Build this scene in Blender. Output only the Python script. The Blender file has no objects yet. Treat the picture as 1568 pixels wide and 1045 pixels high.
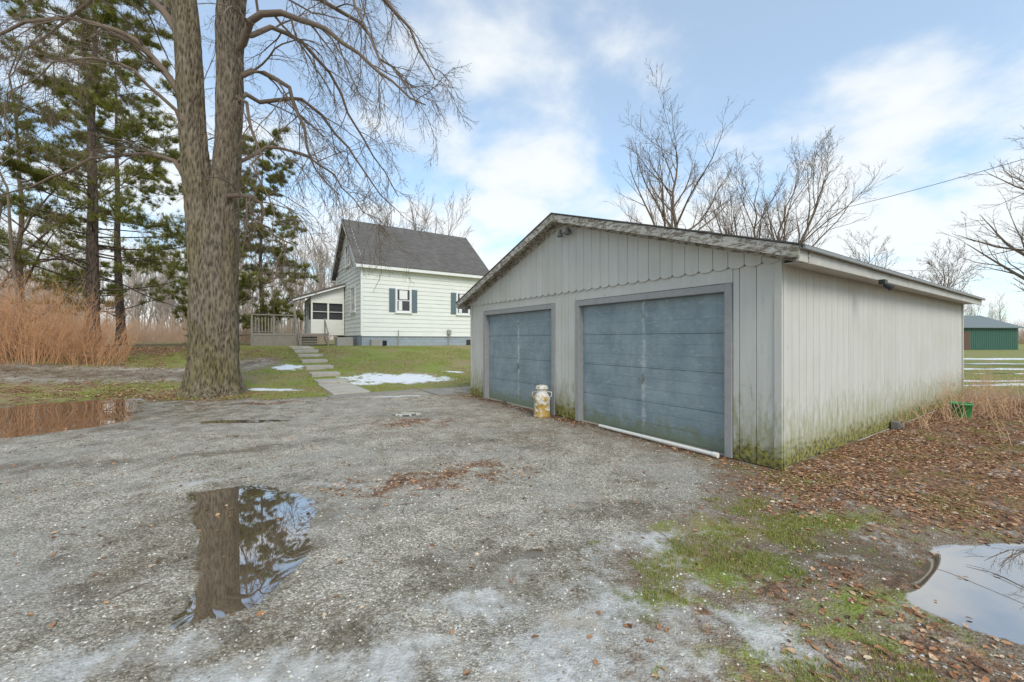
import bpy, math, random
import numpy as np
from mathutils import Vector
random.seed(3)
RG=np.random.default_rng(11)
sc=bpy.context.scene
U=np.array([-.5544,.8322]); Vv=np.array([.8322,.5544])
C0=np.array([3.10,4.65]); H0=np.array([-8.94,24.0]); ANG=math.atan2(.5544,.8322)

# ------------------------------------------------------------ node helper
class NB:
    def __init__(s,name):
        s.m=bpy.data.materials.new(name); s.m.use_nodes=True; s.t=s.m.node_tree; s.t.nodes.clear()
        s.o=s.t.nodes.new('ShaderNodeOutputMaterial')
    def n(s,ty,**k):
        x=s.t.nodes.new(ty)
        for a,b in k.items(): setattr(x,a,b)
        return x
    def set(s,sock,v):
        if isinstance(v,bpy.types.NodeSocket): s.t.links.new(v,sock)
        elif v is not None:
            if isinstance(v,(tuple,list)) and len(v)==3 and sock.type=='RGBA': v=(*v,1)
            sock.default_value=v
    def pos(s): return s.n('ShaderNodeNewGeometry').outputs['Position']
    def obj(s): return s.n('ShaderNodeTexCoord').outputs['Object']
    def island(s): return s.n('ShaderNodeNewGeometry').outputs['Random Per Island']
    def scale(s,v,xyz):
        x=s.n('ShaderNodeVectorMath',operation='MULTIPLY'); s.set(x.inputs[0],v); x.inputs[1].default_value=xyz; return x.outputs[0]
    def off(s,v,xyz):
        x=s.n('ShaderNodeVectorMath',operation='ADD'); s.set(x.inputs[0],v); x.inputs[1].default_value=xyz; return x.outputs[0]
    def noise(s,v,sc_,det=5,rough=.55,dist=0):
        x=s.n('ShaderNodeTexNoise'); s.set(x.inputs['Vector'],v); x.inputs['Scale'].default_value=sc_
        x.inputs['Detail'].default_value=min(det,5); x.inputs['Roughness'].default_value=rough; x.inputs['Distortion'].default_value=dist
        return x.outputs[0]
    def vor(s,v,sc_,out='Distance'):
        x=s.n('ShaderNodeTexVoronoi'); s.set(x.inputs['Vector'],v); x.inputs['Scale'].default_value=sc_; return x.outputs[out]
    def vor2(s,v,sc_):
        x=s.n('ShaderNodeTexVoronoi'); s.set(x.inputs['Vector'],v); x.inputs['Scale'].default_value=sc_; return x.outputs['Distance'],x.outputs['Color']
    def math(s,op,a,b=None,clamp=False):
        x=s.n('ShaderNodeMath',operation=op); x.use_clamp=clamp; s.set(x.inputs[0],a)
        if b is not None: s.set(x.inputs[1],b)
        return x.outputs[0]
    def rng(s,v,a,b,c=0,d=1):
        x=s.n('ShaderNodeMapRange'); s.set(x.inputs[0],v)
        for i,q in enumerate((a,b,c,d)): s.set(x.inputs[i+1],q)
        return x.outputs[0]
    def ramp(s,f,stops):
        x=s.n('ShaderNodeValToRGB'); s.set(x.inputs[0],f); e=x.color_ramp.elements
        while len(e)<len(stops): e.new(.5)
        for i,(p,c) in enumerate(stops): e[i].position=p; e[i].color=(*c,1)
        return x.outputs[0]
    def mix(s,f,a,b,mode='MIX'):
        x=s.n('ShaderNodeMix',data_type='RGBA',blend_type=mode); s.set(x.inputs[0],f); s.set(x.inputs[6],a); s.set(x.inputs[7],b); return x.outputs[2]
    def sep(s,v):
        x=s.n('ShaderNodeSeparateXYZ'); s.set(x.inputs[0],v); return x.outputs
    def bump(s,h,st=.5,d=.01,nrm=None):
        x=s.n('ShaderNodeBump'); s.set(x.inputs['Strength'],st); s.set(x.inputs['Distance'],d); s.set(x.inputs['Height'],h)
        if nrm is not None: s.set(x.inputs['Normal'],nrm)
        return x.outputs[0]
    def bsdf(s,col,rough=.8,nrm=None,metal=0,ior=1.45,spec=None):
        x=s.n('ShaderNodeBsdfPrincipled'); s.set(x.inputs['Base Color'],col); s.set(x.inputs['Roughness'],rough)
        s.set(x.inputs['Metallic'],metal); x.inputs['IOR'].default_value=ior
        if spec is not None: x.inputs['Specular IOR Level'].default_value=spec
        if nrm is not None: s.set(x.inputs['Normal'],nrm)
        return x.outputs[0]
    def done(s,sh): s.t.links.new(sh,s.o.inputs[0]); return s.m

def simple(name,col,rough=.8,var=.25,sc_=8,metal=0,bump=0):
    b=NB(name); p=b.pos(); n=b.noise(p,sc_,4)
    c=b.mix(n,tuple(x*(1-var) for x in col),tuple(min(1,x*(1+var)) for x in col))
    nr=b.bump(b.noise(p,sc_*6,3),.5,bump) if bump else None
    return b.done(b.bsdf(c,rough,nr,metal))
def islandmat(name,stops,rough=.7,trans=0):
    b=NB(name); c=b.ramp(b.island(),stops); sh=b.bsdf(c,rough,spec=.25)
    if trans:
        t_=b.n('ShaderNodeBsdfTranslucent'); b.set(t_.inputs[0],c); mx=b.n('ShaderNodeMixShader'); mx.inputs[0].default_value=trans
        b.t.links.new(sh,mx.inputs[1]); b.t.links.new(t_.outputs[0],mx.inputs[2]); sh=mx.outputs[0]
    return b.done(sh)

# ------------------------------------------------------------ mesh helpers
def np_mesh(name,V,F,mat,parent=None,smooth=False):
    V=np.asarray(V,np.float32); F=np.asarray(F,np.int32); k=F.shape[1]
    me=bpy.data.meshes.new(name); me.vertices.add(len(V)); me.vertices.foreach_set('co',V.ravel())
    me.loops.add(F.size); me.loops.foreach_set('vertex_index',F.ravel())
    me.polygons.add(len(F)); me.polygons.foreach_set('loop_start',np.arange(0,F.size,k,dtype=np.int32))
    me.polygons.foreach_set('use_smooth',np.full(len(F),smooth)); me.update(calc_edges=True)
    me.materials.append(mat); ob=bpy.data.objects.new(name,me); sc.collection.objects.link(ob)
    if parent: ob.parent=parent
    return ob
def empty(name,loc=(0,0,0),rz=0):
    e=bpy.data.objects.new(name,None); e.location=loc; e.rotation_euler=(0,0,rz); sc.collection.objects.link(e); e.empty_display_size=.1; return e
class MB:
    def __init__(s): s.v=[];s.f=[];s.m=[]
    def _a(s,vs,fs,mi):
        o=len(s.v); s.v+=vs; s.f+=[[i+o for i in f] for f in fs]; s.m+=[mi]*len(fs)
    def box(s,a,b,mi=0):
        x0,y0,z0=a;x1,y1,z1=b
        s._a([(x0,y0,z0),(x1,y0,z0),(x1,y1,z0),(x0,y1,z0),(x0,y0,z1),(x1,y0,z1),(x1,y1,z1),(x0,y1,z1)],
             [(0,3,2,1),(4,5,6,7),(0,1,5,4),(1,2,6,5),(2,3,7,6),(3,0,4,7)],mi)
    def prism(s,poly,ax,c0,c1,mi=0):
        n=len(poly); f=(lambda p,c:(c,p[0],p[1])) if ax=='x' else ((lambda p,c:(p[0],c,p[1])) if ax=='y' else (lambda p,c:(p[0],p[1],c)))
        vs=[f(p,c0) for p in poly]+[f(p,c1) for p in poly]
        s._a(vs,[list(range(n)),list(range(n,2*n))[::-1]]+[(i,(i+1)%n,n+(i+1)%n,n+i) for i in range(n)],mi)
    def cyl(s,p0,p1,r0,r1=None,n=10,mi=0):
        r1=r0 if r1 is None else r1; p0=Vector(p0);p1=Vector(p1); d=(p1-p0).normalized()
        a=d.cross(Vector((0,0,1)) if abs(d.z)<.9 else Vector((1,0,0))).normalized(); b=d.cross(a)
        vs=[]
        for p,r in((p0,r0),(p1,r1)):
            for i in range(n):
                t=2*math.pi*i/n; vs.append(tuple(p+a*math.cos(t)*r+b*math.sin(t)*r))
        s._a(vs,[list(range(n)),list(range(n,2*n))[::-1]]+[(i,(i+1)%n,n+(i+1)%n,n+i) for i in range(n)],mi)
    def lathe(s,c,prof,n=28,mi=0):
        vs=[];m=len(prof)
        for r,z in prof:
            for i in range(n):
                t=2*math.pi*i/n; vs.append((c[0]+r*math.cos(t),c[1]+r*math.sin(t),c[2]+z))
        fs=[(j*n+i,j*n+(i+1)%n,(j+1)*n+(i+1)%n,(j+1)*n+i) for j in range(m-1) for i in range(n)]
        s._a(vs,fs,mi)
    def build(s,name,mats,parent=None,bevel=0,smooth=False):
        import bmesh
        me=bpy.data.meshes.new(name); me.from_pydata(s.v,[],s.f)
        for m in mats: me.materials.append(m)
        me.polygons.foreach_set('material_index',s.m); me.polygons.foreach_set('use_smooth',[smooth]*len(s.f))
        bm=bmesh.new(); bm.from_mesh(me); bmesh.ops.recalc_face_normals(bm,faces=bm.faces); bm.to_mesh(me); bm.free()
        ob=bpy.data.objects.new(name,me); sc.collection.objects.link(ob)
        if parent: ob.parent=parent
        if bevel:
            md=ob.modifiers.new('b','BEVEL'); md.width=bevel; md.segments=2; md.limit_method='ANGLE'
        return ob

# ------------------------------------------------------------ terrain fields
def ST(X,Y):
    a=X-C0[0]; b=Y-C0[1]; return a*U[0]+b*U[1], a*Vv[0]+b*Vv[1]
def sstep(x): x=np.clip(x,0,1); return x*x*(3-2*x)
def sdpoly(X,Y,poly):
    X=np.asarray(X,float);Y=np.asarray(Y,float)
    d=np.full(X.shape,1e9); ins=np.zeros(X.shape,bool); n=len(poly)
    for i in range(n):
        x0,y0=poly[i];x1,y1=poly[(i+1)%n]; ex,ey=x1-x0,y1-y0
        t=np.clip(((X-x0)*ex+(Y-y0)*ey)/(ex*ex+ey*ey),0,1)
        d=np.minimum(d,np.hypot(X-x0-t*ex,Y-y0-t*ey))
        if y0!=y1:
            c=((y0>Y)!=(y1>Y))&(X<(x1-x0)*(Y-y0)/(y1-y0)+x0); ins^=c
    return np.where(ins,d,-d)
def pm(X,Y,poly,w=.3): return np.clip(.5+sdpoly(X,Y,poly)/w,0,1)
def el(X,Y,cx,cy,rx,ry,rot=0,k=1.0):
    c,s_=math.cos(rot),math.sin(rot); a=(X-cx)*c+(Y-cy)*s_; b=-(X-cx)*s_+(Y-cy)*c
    return np.clip(.5+(1-np.sqrt((a/rx)**2+(b/ry)**2))*k,0,1)
def vn(X,Y,s,seed=0):
    r_=np.random.default_rng(seed); T=r_.random((64,64)); x=np.asarray(X)/s;y=np.asarray(Y)/s
    i=np.floor(x).astype(int);j=np.floor(y).astype(int);fx=sstep(x-i);fy=sstep(y-j)
    g=lambda a,b:T[a%64,b%64]
    return (g(i,j)*(1-fx)+g(i+1,j)*fx)*(1-fy)+(g(i,j+1)*(1-fx)+g(i+1,j+1)*fx)*fy
def fbm(X,Y,s,seed=0): return .5*vn(X,Y,s,seed)+.3*vn(X,Y,s*.45,seed+1)+.2*vn(X,Y,s*.2,seed+2)
P1=[(-3.15,3.95),(-2.73,4.22),(-1.9,3.85),(-1.50,3.0),(-1.42,2.51),(-1.42,2.27),(-1.76,2.14),(-2.05,2.66),(-2.6,3.32)]
P2=[(3.05,2.92),(3.95,3.0),(4.6,2.45),(3.2,1.6),(2.50,2.0),(2.40,2.10),(2.24,2.32)]
P3=[(-7.7,6.1),(-9.5,6.3),(-11.5,7.5),(-11.0,9.4),(-9.3,10.2),(-8.1,9.0),(-7.1,7.5),(-7.2,6.8)]
def F(X,Y):
    s,t=ST(X,Y); mx=np.maximum; o={}
    water=mx(pm(X,Y,P1,.4),pm(X,Y,P2,.25))
    water=mx(water,pm(X,Y,P3,.7))
    for e in[(-2.1,8.1,.28,.22,0),(.15,2.84,.08,.06,.5),(-4.9,7.4,.75,.16,.1)]:
        water=mx(water,el(X,Y,*e[:5],k=.6))
    for e in[(17,13.5,4,.3,.1),(26,18,6,.35,.05)]: water=mx(water,el(X,Y,*e,k=1.5))
    o['water']=water
    edge=9.35+np.clip((-t-4)/4,0,1)*2.0
    lawn=np.clip(.5+(s-edge)/.9,0,1)*np.where(s>0,1,0)
    road=pm(X,Y,[(-60,10.9),(-60,12.7),(-16,12.9),(-11.5,14.0),(-10.2,17),(-9.4,16),(-9.9,13.0),(-11,12.0),(-14,11.2)],1.2)
    rightg=pm(X,Y,[(2.6,5.3),(1.75,3.7),(.75,2.95),(.55,2.3),(.6,1.5),(.5,-30),(300,-30),(300,300),(8,300),(7,16),(2.9,4.9)],.9)
    backr=np.clip(.5+(t-12)/3,0,1)
    lawn=mx(lawn*(1-road),backr)
    rl=np.clip((-s-2.6)/1.6,0,1)*np.clip((Y-4.4)/3,0,1)
    o['drive']=1-mx(mx(lawn,rightg)*.97,road*.5)
    near=rightg*(1-rl)*np.clip((9-Y)/2,0,1)
    grass=mx(lawn*.80,rightg*rl*.9)
    grass=mx(grass,near*.42)
    for e in[(1.40,2.70,.6,.28,.15),(1.75,3.15,.6,.22,-.2),(4.3,3.9,1.1,.4,.1),(2.1,2.35,.6,.18,0),(.9,2.35,.35,.16,0),(3.2,4.3,.6,.15,.3),(6.3,5.2,1.8,.4,.3),(1.25,1.95,.22,.35,0),(2.6,3.3,.8,.2,.1)]:
        grass=mx(grass,el(X,Y,*e,k=.5)*.90)
    o['grass']=grass
    leaf=np.clip(.5+(2.2+s)/1.6,0,1)*np.clip(.5+(-s+.1)/.4,0,1)*np.clip(t+1,0,1)*(t<11)*.95
    leaf=mx(leaf,pm(X,Y,[(2.5,4.9),(1.9,4.0),(2.6,3.4),(3.4,3.1),(5.5,3.3),(9,4.5),(12,7),(12,10),(4,5)],1.1)*.85)
    leaf=mx(leaf,near*.5)
    leaf=mx(leaf,el(X,Y,-.95,4.25,.95,.32,.35,.5)*.84); leaf=mx(leaf,el(X,Y,-.4,4.9,.5,.25,.6,.5)*.76)
    leaf=mx(leaf,el(X,Y,-1.7,7.3,1.1,.45,.2,.5)*.72); leaf=mx(leaf,el(X,Y,-4.3,6.3,.5,.15,.3,.6)*.66)
    leaf=mx(leaf,el(X,Y,-8.1,10.7,1.9,1.2,0,.5)*.88)
    leaf=mx(leaf,el(X,Y,-6.2,9.4,1.5,.3,.3,.5)*.74)
    leaf=mx(leaf,np.clip(.5+(-t-6.5)/2,0,1)*np.clip((s-9.5)/1.5,0,1)*.58*(1-.5*road))
    leaf=mx(leaf,el(X,Y,-26,17.4,16,3.5,0,1.5)*.98)
    leaf=mx(leaf,el(X,Y,-45,28,30,9,0,1.2)*.95)
    leaf=mx(leaf,el(X,Y,-10.5,19.5,2.5,1,0,.6)*.65)
    fr=np.clip(.5+(.35+t)/.35,0,1)*(t<.1)*np.clip(s+.5,0,1)*(s<8.2)
    leaf=mx(leaf,fr*.68)
    o['leaf']=leaf
    dirt=mx(rightg*.75*(1-rl),np.clip(.5+(.9+t)/1.1,0,1)*(t<.1)*np.clip(s+.5,0,1)*(s<8.4)*.85)
    dirt=mx(dirt,np.clip(1-np.abs(s-edge)/.5,0,1)*.6*(t<-.5))
    dirt=mx(dirt,el(X,Y,.45,6.5,1.5,1.6,.4,.5)*.66)
    dirt=mx(dirt,el(X,Y,-1.0,4.5,1.5,.7,.35,.5)*.68)
    dirt=mx(dirt,el(X,Y,-1.2,7.2,2.2,.8,.2,.5)*.62)
    dirt=mx(dirt,el(X,Y,-4.5,6.2,2.2,.5,.2,.5)*.5)
    dirt=mx(dirt,el(X,Y,-1.7,1.9,1.2,.3,.4,.5)*.55)
    dirt=mx(dirt,road*.6)
    o['dirt']=dirt
    ice=near*.36
    for e in[(.42,2.12,.8,.5,.3),(1.22,2.12,.35,.25,0),(1.33,1.9,.35,.16,0),(.1,1.75,1.1,.4,0),(-.9,1.85,1.0,.28,.15),(3.15,5.0,.5,.14,0),(5.6,4.5,.35,.18,0),(7.4,4.9,.4,.15,0),(.95,3.0,.45,.2,.2),(-3.3,4.2,.35,.14,.9),(1.0,2.75,.3,.2,0),(-2.0,1.85,.8,.22,.3),(-1.8,4.15,.5,.10,-.3),(-.2,2.4,.5,.22,.5)]:
        ice=mx(ice,el(X,Y,*e,k=.5)*.86)
    o['ice']=ice
    wet=np.zeros_like(X)+.14
    for e in[(.32,5.5,.32,.2,0),(1.38,4.28,.26,.17,0),(-2.3,3.2,1.1,1.5,.3),(-1.2,1.9,1.1,.4,.2),(.0,2.6,.9,.5,0),(-8.5,8,4.5,2.8,.3),(2.3,2.75,.95,.5,-.1),(-5.6,4.8,1.8,.3,.15),(-.5,6.0,.9,.25,.2),(-1.8,8,1.1,.5,0),(1.0,3.6,.6,.25,.2),(-3.5,5.5,1.6,.25,.4)]:
        wet=mx(wet,el(X,Y,*e,k=.5)*.86)
    wet=mx(wet,road*.6); wet=mx(wet,fr*.65)
    o['wet']=wet
    snow=np.zeros_like(X)
    for e in[(-4.1,14.8,1.9,1.15,.15),(-5.0,13.4,.7,.3,.1),(-8.6,15.6,.6,.5,0),(-7.0,11.9,.8,.28,0),(16.5,14.6,3,.25,0),(24,20.5,5,.5,0),(40,31,12,1.3,0),(30,25,4,.5,0),(7.7,5.8,.4,.1,0),(-16,15,.9,.12,0),(-3.1,10.6,.8,.1,.1),(-2.4,17,.5,.2,0)]:
        snow=mx(snow,el(X,Y,*e,k=.7)*.9)
    o['snow']=snow
    return o
def H(X,Y,water=None):
    X=np.asarray(X,float);Y=np.asarray(Y,float)
    s,t=ST(X,Y)
    z=1.1*sstep((s-10.8)/11.2)
    und=.012*np.sin(X*1.7+.5)*np.sin(Y*1.3)+.008*np.sin(X*4.1+Y*2.3)+.006*np.sin(Y*5.3-X*3.1)
    if water is None: water=F(X,Y)['water']
    return z+und*(1-np.clip(water*1.6,0,1))

# ------------------------------------------------------------ ground
nn=721
u_=np.linspace(-1,1,nn); b_=6.45; ax_=13.5/b_*np.sinh(b_*u_)
GX,GY=np.meshgrid(ax_,ax_+3.0,indexing='xy'); X=GX.ravel();Y=GY.ravel()
fm=F(X,Y); Z=H(X,Y,fm['water'])
idx=np.arange(nn*nn).reshape(nn,nn)
FF=np.stack([idx[:-1,:-1],idx[:-1,1:],idx[1:,1:],idx[1:,:-1]],-1).reshape(-1,4)

g=NB('ground_mat'); p=g.pos()
def attr(nm):
    a=g.n('ShaderNodeAttribute',attribute_name=nm); x=g.n('ShaderNodeSeparateColor'); g.t.links.new(a.outputs['Color'],x.inputs[0]); return x.outputs
A=attr('maskA');B=attr('maskB');Cc=attr('maskC')
e1=g.noise(p,2.6,5,.68); e2=g.noise(p,11,4,.7); e3=g.noise(p,45,3,.7)
def edn(o): return g.math('SUBTRACT',g.noise(g.off(p,(o,o*1.7,o)),3.0,5,.78),.5)
edA=edn(0);edB=edn(13);edC=edn(29);edD=edn(41)
def mk(a,amp,lo=.42,hi=.58,ed=edA): return g.rng(g.math('ADD',a,g.math('MULTIPLY',ed,amp)),lo,hi)
v1,v1col=g.vor2(p,75); v1c=g.sep(v1col)[0]; v2,v2col=g.vor2(p,28); v2c=g.sep(v2col)[1]
big=g.noise(p,.7,5,.65)
grav=g.ramp(v1c,[(0,(.24,.21,.17)),(.35,(.44,.41,.345)),(.7,(.59,.555,.48)),(1,(.80,.77,.70))])
grav=g.mix(g.rng(v1,.25,.8,0,.62),grav,(.15,.13,.10))
grav=g.mix(g.rng(e1,.38,.62),g.mix(1,grav,(.74,.71,.65),'MULTIPLY'),g.mix(1,grav,(1.14,1.11,1.05),'MULTIPLY'))
grav=g.mix(g.rng(big,.48,.62,0,.55),grav,(.38,.365,.33))
grav=g.mix(g.rng(e2,.55,.72,0,.5),grav,(.25,.185,.12))
grav=g.mix(g.rng(edC,.06,.17,0,.6),grav,(.23,.18,.12))
dirt=g.mix(e2,(.095,.068,.046),(.32,.24,.16)); dirt=g.mix(g.rng(v1c,.6,1,0,.5),dirt,(.44,.38,.3))
leafc=g.ramp(v2c,[(0,(.12,.055,.03)),(.4,(.31,.135,.06)),(.75,(.47,.23,.105)),(1,(.56,.33,.18))]); leafc=g.mix(g.rng(v2,.3,.8),leafc,(.07,.042,.027))
leafc=g.mix(g.rng(e3,.4,.6,0,.5),leafc,(.20,.11,.055))
gf=g.noise(p,60,4,.75)
grassc=g.mix(gf,(.08,.11,.016),(.36,.43,.065)); grassb=g.mix(gf,(.15,.11,.045),(.46,.37,.18))
grassc=g.mix(g.rng(g.math('ADD',g.math('MULTIPLY',big,.6),g.math('MULTIPLY',e1,.4)),.44,.57),grassc,grassb)
icec=g.mix(g.rng(e2,.35,.65),(.36,.35,.32),(.66,.66,.63)); icec=g.mix(g.rng(e3,.55,.7,0,.6),icec,(.26,.21,.14)); icec=g.mix(g.rng(e1,.5,.65,0,.6),icec,(.40,.32,.21))
col=g.mix(mk(A[0],1.3,.3,.7,edB),dirt,grav)
col=g.mix(mk(Cc[1],1.8,.42,.95,edC),col,dirt)
mg=mk(A[1],2.2,.42,.74,edD); col=g.mix(mg,col,grassc)
ml=mk(A[2],2.4,.5,.72,edC); col=g.mix(g.math('MULTIPLY',ml,.9),col,leafc)
mi_=mk(B[0],2.0,.44,.80,edB); col=g.mix(g.math('MULTIPLY',mi_,.9),col,icec)
mw=mk(B[2],2.0,.4,.8,edD)
wetn=g.math('MULTIPLY',mw,g.math('SUBTRACT',1,g.math('MULTIPLY',mi_,.6)))
col=g.mix(wetn,col,g.mix(1,col,(.52,.48,.42),'MULTIPLY'))
ms=mk(Cc[0],1.8,.46,.56,edB); col=g.mix(ms,col,g.mix(e2,(.70,.73,.76),(.88,.90,.92)))
rough=g.rng(wetn,0,1,.9,.28); rough=g.mix(mi_,rough,(.26,.26,.26))
mwat=mk(B[1],.9,.46,.53,edA)
hgt=g.math('ADD',g.math('MULTIPLY',g.math('SUBTRACT',1,v1),.5),g.math('ADD',g.math('MULTIPLY',e3,.7),g.math('MULTIPLY',e2,1.2)))
bst=g.math('MULTIPLY',g.rng(mi_,0,1,.9,.35),g.rng(wetn,0,1,1,.6))
nr=g.bump(hgt,bst,.02)
gs=g.bsdf(col,rough,nr)
ws=g.bsdf(g.mix(e1,(.07,.05,.032),(.20,.15,.10)),.015,g.bump(g.noise(p,5,1),.03,.003),ior=1.75)
wg=g.n('ShaderNodeBsdfGlossy'); wg.inputs['Roughness'].default_value=.01; wg.inputs[0].default_value=(.92,.92,.92,1)
wm=g.n('ShaderNodeMixShader'); wm.inputs[0].default_value=.42; g.t.links.new(ws,wm.inputs[1]); g.t.links.new(wg.outputs[0],wm.inputs[2])
fmx=g.n('ShaderNodeMixShader'); g.t.links.new(mwat,fmx.inputs[0]); g.t.links.new(gs,fmx.inputs[1]); g.t.links.new(wm.outputs[0],fmx.inputs[2])
ground=np_mesh('ground',np.stack([X,Y,Z],1),FF,g.done(fmx.outputs[0]),smooth=True)
for nm,ks in(('maskA',('drive','grass','leaf')),('maskB',('ice','water','wet')),('maskC',('snow','dirt',None))):
    at=ground.data.attributes.new(nm,'FLOAT_COLOR','POINT')
    arr=np.ones((nn*nn,4),np.float32)
    for i,k in enumerate(ks): arr[:,i]=fm[k] if k else 0
    at.data.foreach_set('color',arr.ravel())

# ------------------------------------------------------------ scatter
def scatter(name,tv,tf,pos,rot,scl,mat,tilt=None,parent=None):
    tv=np.asarray(tv,float);tf=np.asarray(tf); n=len(pos);k=len(tv)
    v=tv[None]*scl.reshape(n,1,-1) if scl.ndim>1 else tv[None]*scl[:,None,None]
    if tilt is not None:
        c,s_=np.cos(tilt)[:,None],np.sin(tilt)[:,None]; y=v[...,1]*c-v[...,2]*s_; z=v[...,1]*s_+v[...,2]*c; v=np.stack([v[...,0],y,z],-1)
    c,s_=np.cos(rot)[:,None],np.sin(rot)[:,None]
    v=np.stack([v[...,0]*c-v[...,1]*s_,v[...,0]*s_+v[...,1]*c,v[...,2]],-1)+pos[:,None,:]
    f=tf[None]+(np.arange(n)*k)[:,None,None]
    return np_mesh(name,v.reshape(-1,3),f.reshape(-1,tf.shape[1]),mat,parent)
def samp(n,x0,x1,y0,y1,key,amp=1.2,lo=.4,hi=.8,ns=.5,seed=5):
    x=RG.uniform(x0,x1,n);y=RG.uniform(y0,y1,n); m=F(x,y); pr=np.clip((m[key]+(fbm(x,y,ns,seed)-.5)*amp*1.6-lo)/(hi-lo),0,1)
    ok=(RG.random(n)<pr)&(m['water']<.45)&(m['snow']<.45)
    s,t=ST(x,y); ok&=~((s>-.03)&(s<7.6)&(t>-.03)&(t<9.7))
    x,y=x[ok],y[ok]; return np.stack([x,y,H(x,y)],1)
leaft=[(0,0,0),(.35,-.3,.10),(.75,-.2,.14),(1,0,.05),(.75,.22,.15),(.3,.3,.1)]; leaff=[(0,1,2,3),(0,3,4,5)]
lp=np.concatenate([samp(75000,.6,12,1.6,10,'leaf',1.0,.45,1.0),samp(34000,-3,8,3.5,11,'leaf',1.0,.45,1.1),samp(30000,-13,-3,5.5,13,'leaf',1,.45,1.0),samp(60000,-36,-8,10,22,'leaf',1,.35,.85,1.5)])
ex=RG.uniform(-8,6,1900);ey=RG.uniform(1.5,11,1900); s_,t_=ST(ex,ey); k=~((s_>-.03)&(s_<7.6)&(t_>-.03)); lp=np.concatenate([lp,np.stack([ex[k],ey[k],H(ex[k],ey[k])],1)])
lp[:,2]+=RG.uniform(.001,.008,len(lp))
lm=islandmat('dead_leaf',[(0,(.11,.055,.033)),(.3,(.27,.125,.06)),(.6,(.41,.21,.105)),(.85,(.53,.32,.18)),(1,(.64,.51,.36))],.6)
scatter('leaf_litter',leaft,leaff,lp,RG.uniform(0,6.28,len(lp)),RG.uniform(.015,.048,len(lp))*np.where(lp[:,1]>10,1.5,1),lm,RG.normal(0,.3,len(lp)))
n=500; x=RG.uniform(-8,8,n);y=RG.uniform(1.6,10,n);s_,t_=ST(x,y);k=~((s_>-.1)&(t_>-.1));x,y=x[k],y[k]
tw=[(0,-.012,0),(0,.012,.0),(.5,.05,.03),(.5,.03,.0),(1,-.01,.0),(1,.0,.015)]
scatter('fallen_twigs',tw,[(0,1,2,3),(3,2,5,4)],np.stack([x,y,H(x,y)+.006],1),RG.uniform(0,6.28,len(x)),RG.uniform(.05,.22,len(x)),simple('twig_litter',(.12,.08,.055),.8))
tv=[];tf=[]
for i in range(7):
    a=random.uniform(0,6.28);r=random.uniform(0,.8);h=random.uniform(.4,1.1);l=random.uniform(.15,.8);b=random.uniform(0,6.28)
    x,y=r*math.cos(a),r*math.sin(a);w=.06
    tv+=[(x-w*math.sin(b),y+w*math.cos(b),0),(x+w*math.sin(b),y-w*math.cos(b),0),(x+l*math.cos(b),y+l*math.sin(b),h)]; tf.append((3*i,3*i+1,3*i+2))
gm=islandmat('grass_blade',[(0,(.09,.13,.02)),(.3,(.21,.28,.035)),(.55,(.34,.40,.07)),(.75,(.44,.37,.15)),(1,(.52,.40,.22))],.6,.2)
gp=np.concatenate([samp(34000,.5,3,1.5,3.8,'grass',1.3,.55,1.0,.3,8),samp(44000,2.2,10,3,8,'grass',1.3,.5,1.0,.4,8)])
scatter('grass_tufts',tv,tf,gp,RG.uniform(0,6.28,len(gp)),RG.uniform(.010,.028,len(gp)),gm)
gp=np.concatenate([samp(60000,-14,2,10,24,'grass',1.4,.45,.9,1.2,8),samp(26000,6,30,6,22,'grass',1.4,.4,.9,1,8)])
scatter('lawn_grass',tv,tf,gp,RG.uniform(0,6.28,len(gp)),RG.uniform(.02,.055,len(gp)),gm)
n=26000; px=RG.uniform(-6,4,n)*RG.random(n)**.3; py=1.2+RG.random(n)**1.6*8; m=F(px,py); s_,t_=ST(px,py)
k=(m['water']<.4)&~((s_>-.1)&(t_>-.1)); px,py=px[k],py[k]
oc=[(1,0,0),(-1,0,0),(0,1,0),(0,-1,0),(0,0,.8),(0,0,-.8)]; of=[(0,2,4),(2,1,4),(1,3,4),(3,0,4)]
scatter('gravel_stones',oc,of,np.stack([px,py,H(px,py)+.001],1),RG.uniform(0,6.28,len(px)),(RG.random((len(px),1))**2.5*.008+.003)*RG.uniform(.6,1.3,(len(px),3)),
        islandmat('stone',[(0,(.18,.16,.13)),(.5,(.46,.43,.37)),(1,(.70,.67,.60))],.8))

# ------------------------------------------------------------ branching
def tubes(P,R,k):
    B_,n,_=P.shape
    T=np.gradient(P,axis=1); T/=np.linalg.norm(T,axis=2,keepdims=True)+1e-9
    ref=np.zeros((B_,1,3)); up=np.abs(T[:,:1,2:3])>.8; ref=np.where(up,np.array([1.,0,0]),np.array([0,0,1.]))
    a=np.cross(T,np.broadcast_to(ref,T.shape)); a/=np.linalg.norm(a,axis=2,keepdims=True)+1e-9; b=np.cross(T,a)
    th=np.arange(k)*2*np.pi/k
    V=P[:,:,None,:]+R[:,:,None,None]*(a[:,:,None,:]*np.cos(th)[:,None]+b[:,:,None,:]*np.sin(th)[:,None])
    i=np.arange(n-1)[:,None]*k;j=np.arange(k)[None]
    f=np.stack([i+j,i+(j+1)%k,i+k+(j+1)%k,i+k+j],-1).reshape(-1,4)
    Fc=f[None]+(np.arange(B_)*n*k)[:,None,None]
    return V.reshape(-1,3),Fc.reshape(-1,4)
def join(parts):
    o=0;VV=[];FF_=[]
    for v,f in parts: VV.append(v);FF_.append(f+o);o+=len(v)
    return np.concatenate(VV),np.concatenate(FF_)
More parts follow.
